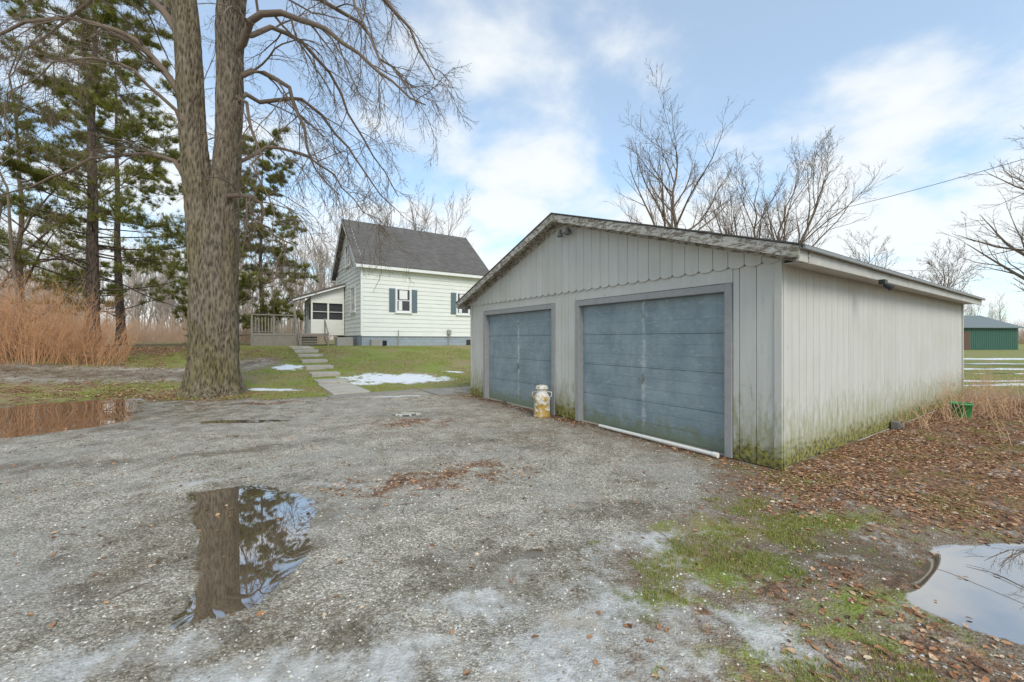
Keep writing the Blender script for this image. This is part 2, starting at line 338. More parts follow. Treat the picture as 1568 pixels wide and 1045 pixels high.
def spawn(P,R,m,t0,t1,ang,length,rr,n,wander=.12,grav=0.,taper=.2,rng=RG,lenfall=.5,flat=0,rmin=.003):
    B_,N,_=P.shape
    t=(t0+(t1-t0)*((np.arange(m)[None]+rng.random((B_,m)))/m))
    q=t*(N-1); i=np.clip(q.astype(int),0,N-2); fr=(q-i)[...,None]; bi=np.arange(B_)[:,None]
    p=P[bi,i]*(1-fr)+P[bi,i+1]*fr; tg=P[bi,i+1]-P[bi,i]; tg/=np.linalg.norm(tg,axis=2,keepdims=True)+1e-9
    r=R[bi,i]*(1-fr[...,0])+R[bi,i+1]*fr[...,0]
    rnd=rng.normal(size=p.shape); rnd[...,2]*=(1-flat); pr=rnd-tg*(rnd*tg).sum(2,keepdims=True); pr/=np.linalg.norm(pr,axis=2,keepdims=True)+1e-9
    a=(ang+rng.normal(0,.15,t.shape))[...,None]; d=tg*np.cos(a)+pr*np.sin(a)
    L=np.broadcast_to(length,(B_,))[:,None]*(1-lenfall*(t-t0)/(t1-t0+1e-9))*rng.uniform(.65,1.25,t.shape)
    p=p.reshape(-1,3);d=d.reshape(-1,3);L=L.ravel();r=np.maximum(r.ravel()*rr,rmin)
    r=np.minimum(r,np.maximum(L*.03,rmin))
    pts=[p];st=(L/(n-1))[:,None]
    for j in range(n-1):
        d=d+rng.normal(0,wander,d.shape); d[:,2]+=grav; d/=np.linalg.norm(d,axis=1,keepdims=True); p=p+d*st; pts.append(p)
    return np.stack(pts,1), r[:,None]*np.linspace(1,taper,n)[None], L
def resample(pts,n,jit=0,rng=RG):
    pts=np.array(pts,float); 
    m=len(pts); t=np.linspace(0,m-1,n); out=[]
    for x in t:
        i=min(int(x),m-2);f=x-i;p0=pts[max(i-1,0)];p1=pts[i];p2=pts[i+1];p3=pts[min(i+2,m-1)]
        out.append(.5*((2*p1)+(-p0+p2)*f+(2*p0-5*p1+4*p2-p3)*f*f+(-p0+3*p1-3*p2+p3)*f**3))
    o=np.array(out); 
    if jit: o[1:-1,:3]+=rng.normal(0,jit,(n-2,3))
    return o

def barkmat(name,c0,c1,moss=None,vs=6):
    b=NB(name);o=b.pos(); n=b.noise(b.scale(o,(1,1,.22)),vs*3.2,5,.74,.6); w=b.vor(b.scale(o,(1,1,.22)),vs*3.6)
    h=b.math('ADD',b.math('MULTIPLY',n,.8),b.math('MULTIPLY',w,.5))
    c=b.mix(b.rng(h,.42,.78),tuple(x*.38 for x in c0),c1)
    if moss:
        mn=b.noise(b.scale(o,(1,1,.5)),1.3,5,.7); zz,xx=b.sep(o)[2],b.sep(o)[0]
        f=b.math('MULTIPLY',b.rng(b.math('ADD',mn,b.rng(xx,-8.8,-7.4,.10,-.08)),.40,.62),b.rng(zz,.2,9,1,.35)); c=b.mix(b.math('MULTIPLY',f,.72),c,b.mix(b.rng(h,.42,.78),tuple(x*.28 for x in moss),moss))
    return b.done(b.bsdf(c,.9,b.bump(h,1,.09),spec=.2))
bark=barkmat('maple_bark',(.15,.118,.088),(.29,.235,.175),(.225,.195,.07))
twig=simple('twig_bark',(.17,.125,.09),.85,.3,3)
twigD=simple('hazed_bark',(.36,.30,.25),.9,.25,1)  # bark lightened for the far woods, distance haze put into the colour
pineb=barkmat('pine_bark',(.10,.07,.055),(.20,.15,.12),None)

# --- maple tree
TX,TY=-8.1,10.95
mp=empty('maple_tree',(TX,TY,0))
def stem(pts,n=120,k=64,seed=0):
    r_=np.random.default_rng(seed); a=resample(pts,n); P=a[:,:3];R=a[:,3]
    th=np.arange(k)*2*np.pi/k; V=[]
    ph=r_.uniform(0,6.28,8)
    for i in range(n):
        z=P[i,2]
        rr=R[i]*(1+.045*np.sin(5*th+ph[0]+.5*z)+.03*np.sin(9*th+ph[1]-.8*z)+.02*np.sin(17*th+ph[2]+1.5*np.sin(z*2+th))+.025*np.sin(z*3.1+ph[3]+2*th)+.02*np.sin(z*1.3+ph[5]-th))
        rr=rr*(1+(.30*np.exp(-max(z,0)/.22)+.1*np.exp(-max(z,0)/.8))*(1+.5*np.sin(5*th+ph[4])))
        rr=rr+r_.normal(0,.006,k)
        V.append(np.stack([P[i,0]+rr*np.cos(th)+.03*math.sin(z*.9+ph[6]),P[i,1]+rr*np.sin(th),np.full(k,z)],1))
    V=np.concatenate(V); i=np.arange(n-1)[:,None]*k;j=np.arange(k)[None]
    f=np.stack([i+j,i+(j+1)%k,i+k+(j+1)%k,i+k+j],-1).reshape(-1,4); return V,f
sL=[(-.12,0,-.1,.44),(-.15,0,1.5,.41),(-.20,0,3,.39),(-.29,0,4.6,.35),(-.50,0,7.2,.30),(-.86,.1,10.7,.29),(-1.3,.3,14.5,.22),(-1.9,.5,19,.06)]
sR=[(.13,.05,-.1,.45),(.15,.05,1.5,.42),(.2,.05,3,.39),(.29,.05,4.6,.355),(.36,.05,7.2,.30),(.57,0,10.7,.32),(1.2,-.2,14.5,.24),(2.2,-.4,19,.06)]
sM=[(0,.02,-.1,.47),(0,.02,2,.43),(0,0,3.6,.37),(0,0,4.9,.20),(-.05,0,5.9,.06)]
V,f=join([stem(sL,seed=1),stem(sR,seed=2),stem(sM,60,seed=3)])
np_mesh('trunk',V,f,bark,mp,True)
limbs=[([(.5,-.1,5.25),(1.0,-.3,5.35),(1.45,-.4,5.1),(1.65,-.5,4.55),(2.1,-.6,4.1),(2.7,-.7,3.7)],.10),
([(.6,0,8.5),(1.1,.2,8.9),(1.8,.4,8.5),(2.2,.5,7.5),(2.5,.5,6.4),(3.2,.6,5.6)],.12),
([(.6,0,9.3),(1.5,-.3,9.9),(2.7,-.6,9.8),(3.8,-.8,9.0),(4.9,-1,8.0),(6.0,-1.1,7.2)],.15),
([(.7,0,11.6),(2,.5,12.6),(3.6,.8,12.2),(5,1,10.8),(5.8,1.2,9.3)],.17),
([(.7,0,10.9),(1.8,.6,11.5),(3.3,1,11),(4.4,1.2,9.8),(5.3,1.3,8.4)],.13),
([(.6,0,7.4),(1.0,-.5,7.7),(1.5,-.9,7.3),(1.9,-1.1,6.2),(2.1,-1.2,5.1),(2.6,-1.2,4.2)],.085),
([(.6,.1,8.0),(1.2,.6,8.4),(2.1,.9,8.3),(3.1,1.2,7.4),(3.9,1.4,6.2),(4.5,1.5,5.4)],.10),
([(.7,-.1,10.2),(1.4,-.9,11.2),(2.6,-1.5,11.3),(3.9,-1.9,10.2),(4.8,-2.1,8.6),(5.4,-2.2,7.3)],.12),
([(.7,.1,9.8),(1.2,1,10.6),(2.0,1.8,10.4),(2.8,2.4,9.0),(3.5,2.8,7.4),(4.2,3,6.4)],.11),
([(.9,-.1,13),(2.4,-1,14.2),(4.2,-1.8,13.8),(5.8,-2.2,12.3),(6.9,-2.5,10.3)],.17),
([(.9,0,13.5),(1.6,-1.8,14.6),(2.4,-3.2,13.6),(3.2,-4,11.5)],.14),
([(-.75,0,5.85),(-1.3,.1,6.45),(-2.5,.3,6.65),(-4.2,.4,6.35),(-5.8,.5,5.8),(-7.2,.5,5.3)],.10),
([(-.8,0,8.0),(-1.4,-.2,8.9),(-2.3,-.4,9.6),(-3.6,-.5,9.9),(-5.2,-.6,9.2),(-6.4,-.6,8.3)],.14),
([(-.9,0,9.6),(-2,.5,11.1),(-3.8,1,11.9),(-5.5,1.4,11.3),(-7.2,1.5,9.8)],.16),
([(-1,0,11.5),(-2.0,-.6,12.5),(-3.6,-1.2,12.9),(-5.4,-1.6,12),(-6.8,-2,10.5)],.15),
([(-.6,0,7.0),(-1.0,-.5,7.9),(-1.7,-1,8.4),(-2.6,-1.4,8.0),(-3.4,-1.8,7.0)],.08),
([(.5,.1,6.3),(1.0,.6,6.9),(1.7,1.0,7.1),(2.6,1.3,6.5),(3.4,1.5,5.6),(4.2,1.6,5.0)],.08)]
P=np.stack([resample([q for q in l],14,.06) for l,r in limbs]); R=np.stack([r*.68*np.linspace(1,.15,14) for l,r in limbs])
parts=[tubes(P,R,9)]
a,ar,al=spawn(P,R,12,.12,1,.8,2.5,.42,10,.13,-.10,lenfall=.35,rmin=.011); parts.append(tubes(a,ar,5))
b1,br,bl=spawn(a,ar,8,.12,1,.65,al*.46,.5,7,.13,-.12,lenfall=.35,rmin=.0065); parts.append(tubes(b1,br,4))
c1,cr,cl=spawn(b1,br,5,.12,1,.55,bl*.52,.6,5,.14,-.04,lenfall=.3,rmin=.0048); parts.append(tubes(c1,cr,3))
d1,dr,dl=spawn(c1,cr,2,.2,1,.5,cl*.5,.8,3,.12,.05,rmin=.0040); parts.append(tubes(d1,dr,3))
V,f=join(parts); np_mesh('branches',V,f,twig,mp,True)

# --- generic bare tree
def bare(seed,Ht,r,stems=1,spread=.12,levels=4,up=.05,dense=1.0,ang=.62,t0=.22,rmin=.01,lr=.45,lf=.45,th=.82):
    g_=np.random.default_rng(seed); Ps=[];Rs=[]
    for i in range(stems):
        a=g_.uniform(0,6.28) if stems<3 else i*6.283/stems+.3; lean=spread*(g_.random()+ (.6 if stems>1 else 0)); n=14
        z=np.linspace(0,1,n); x=np.cos(a)*lean*Ht*z**.8+np.cumsum(g_.normal(0,.008*Ht,n));y=np.sin(a)*lean*Ht*z**.8+np.cumsum(g_.normal(0,.008*Ht,n))
        hh=Ht*th*(1 if i==0 else g_.uniform(.8,1)); x-=x[0];y-=y[0]
        Ps.append(np.stack([x,y,z*hh-.2],1)); Rs.append(r*(1-.95*z**.8)*(1+.4*np.exp(-z*25))/(stems**.4)+.008)
    P=np.stack(Ps);R=np.stack(Rs); out=[tubes(P,R,8)]
    a,ar,al=spawn(P,R,int(13*dense),t0,.99,ang,Ht*lr,.6,11,.09,up,rng=g_,lenfall=lf,taper=.12); out.append(tubes(a,ar,5))
    b,br,bl=spawn(a,ar,int(8*dense),.2,1,.6,al*.42,.5,7,.11,up,rng=g_,lenfall=.45,rmin=rmin); out.append(tubes(b,br,4))
    c,cr,cl=spawn(b,br,5,.15,1,.55,bl*.5,.6,5,.12,up,rng=g_,rmin=rmin*.8); out.append(tubes(c,cr,3))
    if levels>3:
        d,dr,dl=spawn(c,cr,3,.2,1,.5,cl*.55,.7,3,.12,up*.5,rng=g_,rmin=rmin*.65); out.append(tubes(d,dr,3))
    return join(out)
def tree(name,x,y,*a,mat=twig,**k):
    e=empty(name,(x,y,float(H(x,y)))); V,f=bare(*a,**k); np_mesh('trunk_and_branches',V,f,mat,e,True); return e
tree('bare_tree',11.6,30.5,5,18.8,.36,spread=.02,dense=1.4,t0=.30,ang=.85,lr=.44,up=.06,rmin=.012)
tree('bare_tree',19.6,33,9,18.5,.5,5,.18,dense=1.15,up=.07,t0=.25,ang=.42,lr=.36,rmin=.013)
tree('bare_tree',29.0,20.5,13,18,.45,2,.06,dense=1.1,t0=.15,ang=.95,lr=.42,up=.04)
tree('bare_tree',-14.8,52,21,22,.4,3,.10,dense=.9,up=.08,ang=.5,lr=.34,rmin=.017)
tree('bare_tree',-10,54,23,21,.4,3,.08,dense=.9,up=.08,ang=.5,lr=.34,rmin=.017)
tree('bare_tree',-19.5,15.4,31,15,.13,1,.05,dense=1.0,t0=.12,rmin=.006,lr=.3,ang=.9,up=.02)
tree('bare_tree',-23.5,19.5,33,19,.15,1,.05,dense=1.0,t0=.15,rmin=.007,lr=.3,ang=.9,up=.02)
tree('bare_tree',-17.6,14.2,35,12,.07,1,.06,dense=.9,t0=.12,rmin=.005,lr=.3,ang=.9,up=.02)
tree('bare_tree',-30,22,37,18,.2,2,.05,dense=1.0,t0=.1,rmin=.008,lr=.3)
tree('bare_tree',62,70,39,19,.4,1,.05,dense=1.0,t0=.3,rmin=.024)
tree('bare_tree',76,72,41,18,.4,2,.05,dense=1.0,t0=.3,rmin=.024)

# --- pine trees
needle=islandmat('pine_needles',[(0,(.10,.14,.035)),(.35,(.22,.26,.055)),(.65,(.35,.35,.08)),(.9,(.46,.40,.11)),(1,(.55,.41,.17))],.6,.40)
tn=[];tfn=[]
for i in range(28):
    th=random.uniform(0,6.28);ph=random.uniform(-.3,1.2);l=random.uniform(.7,1.15);d=Vector((math.cos(th)*math.cos(ph),math.sin(th)*math.cos(ph),math.sin(ph)))
    q=d.cross(Vector((0,0,1))).normalized()*.036
    tn+=[tuple(-q),tuple(q),tuple(d*l)]; tfn.append((3*i,3*i+1,3*i+2))
def pine(x,y,seed,Ht,r,blen,t0,nb=72,keep=1.0,sz=1.0):
    g_=np.random.default_rng(seed); e=empty('pine_tree',(x,y,float(H(x,y)))); n=16;z=np.linspace(0,1,n)
    P=np.stack([np.cumsum(g_.normal(0,.03,n)),np.cumsum(g_.normal(0,.03,n)),z*Ht-.2],1)[None];R=(r*(1-.92*z)*(1+.35*np.exp(-z*40)))[None]
    out=[tubes(P,R,16)]
    a,ar,al=spawn(P,R,nb,t0,.98,1.5,blen,.20,10,.06,.012,rng=g_,lenfall=.55,flat=.8); out.append(tubes(a,ar,5))
    b,br,bl=spawn(a,ar,10,.3,1,.8,al*.28,.4,6,.10,.03,rng=g_,flat=.8,rmin=.008); out.append(tubes(b,br,4))
    c,cr,cl=spawn(b,br,5,.3,1,.7,bl*.5,.5,4,.10,.04,rng=g_,flat=.7,rmin=.006); out.append(tubes(c,cr,3))
    V,f=join(out); np_mesh('trunk_and_branches',V,f,pineb,e,True)
    q=np.concatenate([c[:,-1],c[:,2],b[:,-1],b[:,4],b[:,3],a[:,-1]])
    cl_=fbm(q[:,0]+q[:,2]*3.1,q[:,1]+q[:,2]*1.7,1.5,seed); q=q[(cl_>.32)&(g_.random(len(q))<keep)]
    scatter('needles',tn,tfn,q,g_.uniform(0,6.28,len(q)),g_.uniform(.16,.34,len(q))*sz,needle,g_.normal(0,.3,len(q)),parent=e)
pine(-19.9,19.2,3,21,.27,5.3,.13,104)
pine(-27,28,7,20,.26,4.6,.1,64,.8,1.1)
pine(-19.0,31,8,16,.18,4.4,.05,74,.9,1.1)
pine(-24,34,12,15,.18,4.2,.05,60,.9,1.1)

# --- shrubs
def shrub(seed,n,h,r):
    g_=np.random.default_rng(seed); a=g_.uniform(0,6.28,n); rad=r*np.sqrt(g_.random(n)); p=np.stack([rad*np.cos(a),rad*np.sin(a),np.full(n,-.05)],1)
    d=np.stack([.35*np.cos(a)*rad/r,.35*np.sin(a)*rad/r,np.ones(n)],1)+g_.normal(0,.16,(n,3)); pts=[p]; L=h*g_.uniform(.35,1.1,n)
    for j in range(6):
        d=d+g_.normal(0,.10,d.shape); d[:,2]-=.03; d/=np.linalg.norm(d,axis=1,keepdims=True); p=p+d*(L/6)[:,None]; pts.append(p)
    P=np.stack(pts,1);R=np.full((n,1),.009)*np.linspace(1,.35,7)[None]; out=[tubes(P,R,3)]
    b,br,bl=spawn(P,R,5,.25,1,.6,L*.35,.6,4,.14,.03,rng=g_,rmin=.0045); out.append(tubes(b,br,3))
    c,cr,cl=spawn(b,br,3,.25,1,.6,bl*.5,.6,3,.14,.03,rng=g_,rmin=.0035); out.append(tubes(c,cr,3))
    return join(out)
rm=simple('red_brown_stems',(.56,.31,.16),.85,.3,2)
for i,(x,y,h,r) in enumerate([(-15.7,13.5,2.7,1.2),(-17.8,13.7,2.8,1.4),(-14.3,13.9,1.7,.8)]):
    e=empty('brown_shrub',(x,y,float(H(x,y)))); V,f=shrub(50+i,240 if i<2 else 100,h,r); np_mesh('stems',V,f,rm,e)
# --- woods
woods=empty('distant_woods'); tm=[]
for i in range(5):
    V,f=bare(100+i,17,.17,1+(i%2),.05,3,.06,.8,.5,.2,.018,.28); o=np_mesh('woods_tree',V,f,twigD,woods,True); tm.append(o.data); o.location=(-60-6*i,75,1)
def inst(me,nm,x,y,s,par):
    o=bpy.data.objects.new(nm,me); sc.collection.objects.link(o); o.parent=par; o.location=(x,y,float(H(x,y))); o.scale=(s,s,s*random.uniform(.85,1.15)); o.rotation_euler=(0,0,random.uniform(0,6.28))
for i in range(170):
    y=random.uniform(50,95); x=random.uniform(-1.35,-.36)*y
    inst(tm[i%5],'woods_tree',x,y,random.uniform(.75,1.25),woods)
for i in range(180):
    y=random.uniform(125,180); x=random.uniform(-.35,1.5)*y
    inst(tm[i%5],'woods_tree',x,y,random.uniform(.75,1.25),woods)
brush=empty('brush_thicket'); bm_=simple('thicket_stems',(.46,.32,.22),.9,.3,1); bs=[]
for i in range(3):
    V,f=shrub(70+i,70,3.0,2.6); V=V.copy(); o=np_mesh('brush',V,f,bm_,brush); bs.append(o.data); o.location=(-40-4*i,48,1)
for i in range(150):
    y=random.uniform(38,70); x=random.uniform(-1.35,-.45)*y
    inst(bs[i%3],'brush',x,y,random.uniform(.4,1.3),brush)
for i in range(160):
    y=random.uniform(110,130); x=random.uniform(-.3,1.5)*y
    inst(bs[i%3],'brush',x,y,random.uniform(1.0,2.4),brush)
wd=np.random.default_rng(5)
def weeds(name,cx,n,h,mat):
    p=[];
    for (x,y,r,k) in cx:
        a=wd.uniform(0,6.28,k);q=r*np.sqrt(wd.random(k)); p.append(np.stack([x+q*np.cos(a),y+q*np.sin(a),np.zeros(k)],1))
    p=np.concatenate(p); n=len(p); d=np.stack([wd.normal(0,.35,n),wd.normal(0,.35,n),np.ones(n)],1); L=h*wd.uniform(.3,1.1,n); pts=[p]
    for j in range(7):
        d=d+wd.normal(0,.1,d.shape); d[:,2]-=.10; d/=np.linalg.norm(d,axis=1,keepdims=True); p=p+d*(L/7)[:,None]; pts.append(p)
    P=np.stack(pts,1);R=np.full((n,1),.0045)*np.linspace(1,.3,8)[None]; b,br,_=spawn(P,R,3,.4,1,.6,L*.25,.7,4,.2,-.05,rng=wd,rmin=.0025)
    V,f=join([tubes(P,R,3),tubes(b,br,3)]); np_mesh(name,V,f,mat)
wm_=simple('dead_stalk',(.52,.34,.20),.8,.35,3)
def gp_(t,s): q=C0+Vv*t+U*s; return q[0],q[1]
weeds('dead_weeds',[(*gp_(5.6,-.35),.3,40),(*gp_(6.8,-.6),.5,60),(*gp_(8,-.5),.6,80),(*gp_(9.4,-.8),.8,110),(*gp_(7.5,-1.8),.8,60),(11.5,7.8,1.0,90),(9.5,6.3,.7,40),(7.5,5.6,.5,20),(13,9,1.4,90),(*gp_(4.3,-.25),.25,20)],0,.95,wm_)

# ------------------------------------------------------------ materials for buildings
def sidingmat(name,base,worn=True):
    b=NB(name); o=b.obj(); z=b.sep(o)[2]; st=b.noise(b.scale(o,(1,1,.12)),9,5,.65); bl=b.noise(o,1.1,5,.6); fi=b.noise(b.scale(o,(1,1,.2)),40,4,.7)
    pl=b.island()
    c=b.mix(st,tuple(x*.80 for x in base),tuple(x*1.08 for x in base)); c=b.mix(b.rng(pl,0,1,0,.22),c,tuple(x*.70 for x in base))
    c=b.mix(b.rng(bl,.46,.7,0,.4),c,(base[0]*.74,base[1]*.73,base[2]*.64))
    if worn:
        low=b.rng(z,.0,1.1,1,0)
        f=b.rng(b.math('ADD',b.math('MULTIPLY',low,.42),b.math('MULTIPLY',b.noise(b.scale(o,(1,1,.25)),14,5,.75),.9)),.58,.80)
        c=b.mix(b.math('MULTIPLY',f,.8),c,(.28,.28,.14))
        f=b.rng(b.math('ADD',b.math('MULTIPLY',b.rng(z,0,.42,1,0),.45),b.math('MULTIPLY',b.noise(o,9,5,.7),.9)),.58,.78)
        c=b.mix(f,c,b.mix(b.rng(b.noise(o,20,4),.35,.65),(.05,.045,.03),(.30,.28,.06)))
        k=b.rng(b.noise(b.scale(o,(1,1,.10)),22,5,.8),.62,.69); k=b.math('MULTIPLY',k,b.rng(z,0,2.4,1,.3)); c=b.mix(b.math('MULTIPLY',k,.75),c,(.20,.17,.14))
    return b.done(b.bsdf(c,.75,b.bump(b.math('ADD',fi,st),.35,.004)))
siding=sidingmat('weathered_siding',(.58,.575,.525))
def fasciamat():
    b=NB('weathered_fascia'); o=b.obj(); n=b.noise(b.scale(o,(1.2,1.2,3)),9,5,.75); c=b.mix(b.rng(n,.44,.54),(.19,.155,.12),(.50,.48,.42)); c=b.mix(b.rng(b.noise(o,4,5),.55,.7,0,.6),c,(.16,.17,.08))
    return b.done(b.bsdf(c,.85,b.bump(n,.6,.006)))
fascia=fasciamat()
trimg=simple('grey_trim',(.31,.31,.30),.7,.2,12)
fwhite=simple('white_trim',(.44,.43,.39),.6,.3,6)
shing=simple('shingle_dark',(.10,.095,.085),.9,.35,30,bump=.01)
conc=simple('concrete',(.42,.385,.33),.85,.35,3,bump=.004)
metal=simple('dull_metal',(.3,.3,.29),.45,.2,20,.7)
white=simple('white_pvc',(.74,.73,.68),.5,.15,10)
rubber=simple('black_plastic',(.03,.03,.03),.5,.2,10)
def doormat(name,cy):
    b=NB(name);o=b.obj(); x,y,z=b.sep(o); n=b.noise(b.scale(o,(1,1,.35)),6,5,.7); n2=b.noise(o,2,5,.6); n3=b.noise(b.scale(o,(1,1,3)),9,5,.7)
    c=b.mix(b.rng(n2,.3,.7),(.185,.245,.27),(.29,.355,.375)); c=b.mix(b.rng(n,.46,.68,0,.55),c,(.17,.21,.22))
    c=b.mix(b.rng(n3,.54,.70,0,.5),c,(.42,.47,.475))
    dy=b.math('ABSOLUTE',b.math('SUBTRACT',y,cy)); pf=b.math('ADD',b.rng(dy,0,.14,.34,0),b.math('MULTIPLY',b.noise(o,7,5,.7),.75))
    c=b.mix(b.rng(pf,.62,.80,0,.7),c,(.56,.59,.58))
    pf=b.math('ADD',b.rng(z,0,.45,.45,0),b.math('MULTIPLY',b.noise(o,8,5,.7),.9)); c=b.mix(b.rng(pf,.58,.82,0,.85),c,(.17,.20,.12))
    return b.done(b.bsdf(c,.6,b.bump(n,.2,.004)))

# ------------------------------------------------------------ garage (local x=depth, y=left along front, z)
G=empty('detached_garage',(C0[0],C0[1],0),ANG)
Wd,Dp=7.56,9.62; D1=(.65,3.34);D2=(4.13,6.77); ZT=2.11; RP=3.78
zr=lambda s:3.83-.34*abs(s-RP)
m=MB()
m.box((.14,.02,0),(Dp-.02,Wd-.02,2.42)); m.prism([(.02,2.4),(Wd-.02,2.4),(Wd-.02,zr(0)-.02),(RP,zr(RP)-.03),(.02,zr(0)-.02)],'x',0.0,Dp-.02)
for a,b in((0.02,.55),(3.44,4.03),(6.87,Wd-.02)): m.box((.0,a,0),(.139,b,2.398))
m.box((.0,.55,2.215),(.138,3.44,2.397)); m.box((.0,4.03,2.215),(.138,6.87,2.397))
m.build('wall_core',[sidingmat('groove_shade_siding',(.32,.31,.28))],G)  # same siding paint, darkened to put groove shade into the colour
m=MB()
def planks(a,b,z0f,z1f,front=-.016,back=-.001):
    y=a; 
    while y<b-.02:
        e=min(y+.2,b); m.box((front,y+.003,z0f()),(back,e-.003,z1f)); y+=.2
rb=lambda:random.uniform(.0,.045)
planks(.07,.55,rb,2.40);planks(3.44,4.03,rb,2.40);planks(6.87,Wd-.07,rb,2.40)
for a,b in((.55,3.44),(4.03,6.87)):
    m.box((-.016,a+.004,2.217),(-.001,b-.004,2.40))
x=.07
while x<Dp-.08:
    e=min(x+.2,Dp-.07); m.box((x+.0035,.004,rb()),(e-.0035,.019,2.44)); x+=.2
x=.07
while x<Dp-.08:
    e=min(x+.2,Dp-.07); m.box((x+.0045,Wd-.018,rb()),(e-.0045,Wd+.001,2.44)); x+=.2
m.box((-.03,-.012,.0),(-.0,.07,2.41)); m.box((0,-.022,.01),(.075,.018,2.44)); m.box((-.03,Wd-.07,0),(0,Wd+.012,2.41)); m.box((Dp-.07,-.022,.01),(Dp,.018,2.44))
m.build('siding_boards',[siding],G,.003)
m=MB(); y=0.0
while y<Wd-.01:
    a=y+.003;b=min(y+.2,Wd)-.003;c=(a+b)/2;w=(b-a)/2
    bot=[(c+w*math.cos(t),2.425-.045*math.sin(t)) for t in np.linspace(math.pi,0,9)]
    top=[(b,zr(b)),(a,zr(a))]
    if a<RP<b: top=[(b,zr(b)),(RP,zr(RP)),(a,zr(a))]
    m.prism(bot+top,'x',-.042,-.020); y+=.2
m.prism([(0,2.44),(Wd,2.44),(Wd,zr(Wd)-.01),(RP,zr(RP)-.01),(0,zr(0)-.01)],'x',-.0195,-.002)
m.build('gable_boards',[siding],G,.002)
m=MB()
for a,b in(D1,D2):
    m.box((-.035,a-.095,0.0),(.136,a,ZT+.10)); m.box((-.035,b,0.0),(.136,b+.095,ZT+.10)); m.box((-.034,a,ZT),(.136,b,ZT+.098))
m.build('door_trim',[trimg],G,.005)
for i,(a,b) in enumerate((D1,D2)):
    m=MB(); hh=ZT/4
    for k in range(4):
        z0=k*hh+.012;z1=(k+1)*hh-.003; m.box((.085,a+.005,z0 if k==0 else k*hh+.003),(.12,b-.005,z1))
        for q in range(3):
            h3=(z1-z0)/3; m.box((.082,a+.03,z0+q*h3+.02),(.0849,b-.03,z0+(q+1)*h3-.006))
    m.build('overhead_door' ,[doormat('door_paint_%d'%i,(a+b)/2)],G,.0015)
    m=MB(); c=(a+b)/2
    m.cyl((.075,c,.88),(.05,c,.88),.03,.025,12); m.box((.04,c-.012,.80),(.055,c+.012,.96)); m.cyl((.082,c,1.86),(.07,c,1.86),.025,.025,12)
    m.box((.09,a,0),(.11,b,.012)); m.build('door_handle',[metal],G,.002)
m=MB(); ez=lambda s:3.88-.338*abs(s-RP)
for sg in(-1,1):
    e=RP+sg*4.08; pk=RP
    m.prism([(pk,3.83),(e,ez(e)-.05),(e,ez(e)-.012),(pk,3.868)],'x',-.29,Dp+.28,0)
    e2=RP+sg*4.11
    m.prism([(pk,3.87),(e2,ez(e2)-.010),(e2,ez(e2)+.006),(pk,3.888)],'x',-.325,Dp+.31,1)
m.build('roof_deck',[fascia,shing],G)
m=MB()
for sg in(-1,1):
    e=RP+sg*4.07
    n=3
    for j in range(n):
        a=RP+sg*4.07*j/n+ (0 if j==0 else sg*.004);b=RP+sg*4.07*(j+1)/n
        o=random.uniform(0,.008)
        m.prism([(a,ez(a)-.017-o),(b,ez(b)-.017-o),(b,ez(b)-.150-o),(a,ez(a)-.150-o)],'x',-.315+o*.3,-.292)
    m.prism([(RP,3.69),(e,ez(e)-.19),(e,ez(e)-.055),(RP,3.825)],'x',-.06,-.043)
m.build('rake_fascia',[fascia],G,.003)
m=MB()
for sg in(-1,1):
    e=RP+sg*4.06; a,b=sorted((e,e+sg*-.025)); zt=ez(e)-.05
    m.box((-.29,a,zt-.13),(Dp+.28,b,zt-.002))
    a2,b2=sorted((e-sg*.026,RP+sg*3.79)); m.box((-.0,a2,zt-.10),(Dp,b2,zt-.085))
m.build('eave_fascia',[fwhite],G,.003)
m=MB(); e=RP-4.09
for k in range(5):
    x=-.28+k*2.04; m.box((x+.004,e-.03,ez(e)-.05-.004*(k%2)),(x+2.03,e+.002,ez(e)-.012-.004*(k%2)))
m.build('drip_edge',[metal],G,.003)
m=MB(); m.cyl((-.05,3.6,3.52),(-.075,3.6,3.52),.06,.055,14); 
for dy in(-.11,.10):
    m.cyl((-.06,3.6,3.52),(-.12,3.6+dy*.7,3.50),.014,.014,8); m.lathe((-.17,3.6+dy,3.44),[(.0,.13),(.025,.125),(.035,.08),(.062,.0),(.055,-.005),(0,.02)],16)
m.build('flood_light',[simple('fixture_grey',(.16,.15,.14),.5)],G,smooth=False)
m=MB(); m.box((2.2,-.36,2.26),(2.32,-.29,2.33)); m.cyl((2.26,-.34,2.26),(2.26,-.42,2.2),.03,.045,12); m.build('eave_lamp',[rubber],G,.003)
m=MB(); m.box((.15,.0,-.25),(Dp-.03,0.012,.0)); m.box((.04,.05,-.25),(.136,Wd-.05,.008)); m.build('foundation',[conc],G)
m=MB(); m.box((3.9,-.12,0),(4.05,-.02,.12)); m.box((3.93,-.14,.03),(4.02,-.12,.09)); m.build('wall_vent_box',[metal],G,.005)
def W(t,s,z): q=C0+Vv*t+U*s; return (q[0],q[1],z)
m=MB(); m.cyl(W(-.16,.72,.035),W(-.10,2.75,.035),.026,.026,12); m.cyl(W(-.16,.72,.035),W(-.162,.66,.035),.034,.034,12); m.build('white_pipe',[white],None)
def canmat():
    b=NB('can_paint');o=b.obj();n=b.noise(o,9,5,.7);z=b.sep(o)[2]; f=b.math('ADD',n,b.rng(z,0,.5,.13,-.05)); c=b.mix(b.rng(f,.5,.56),(.66,.64,.58),(.42,.27,.07)); c=b.mix(b.rng(b.noise(o,17,5,.7),.6,.68),c,(.12,.06,.03))
    return b.done(b.bsdf(c,.55,b.bump(n,.3,.004)))
cq=C0+Vv*-.33+U*4.05; mc=empty('milk_can',(cq[0],cq[1],float(H(cq[0],cq[1]))))
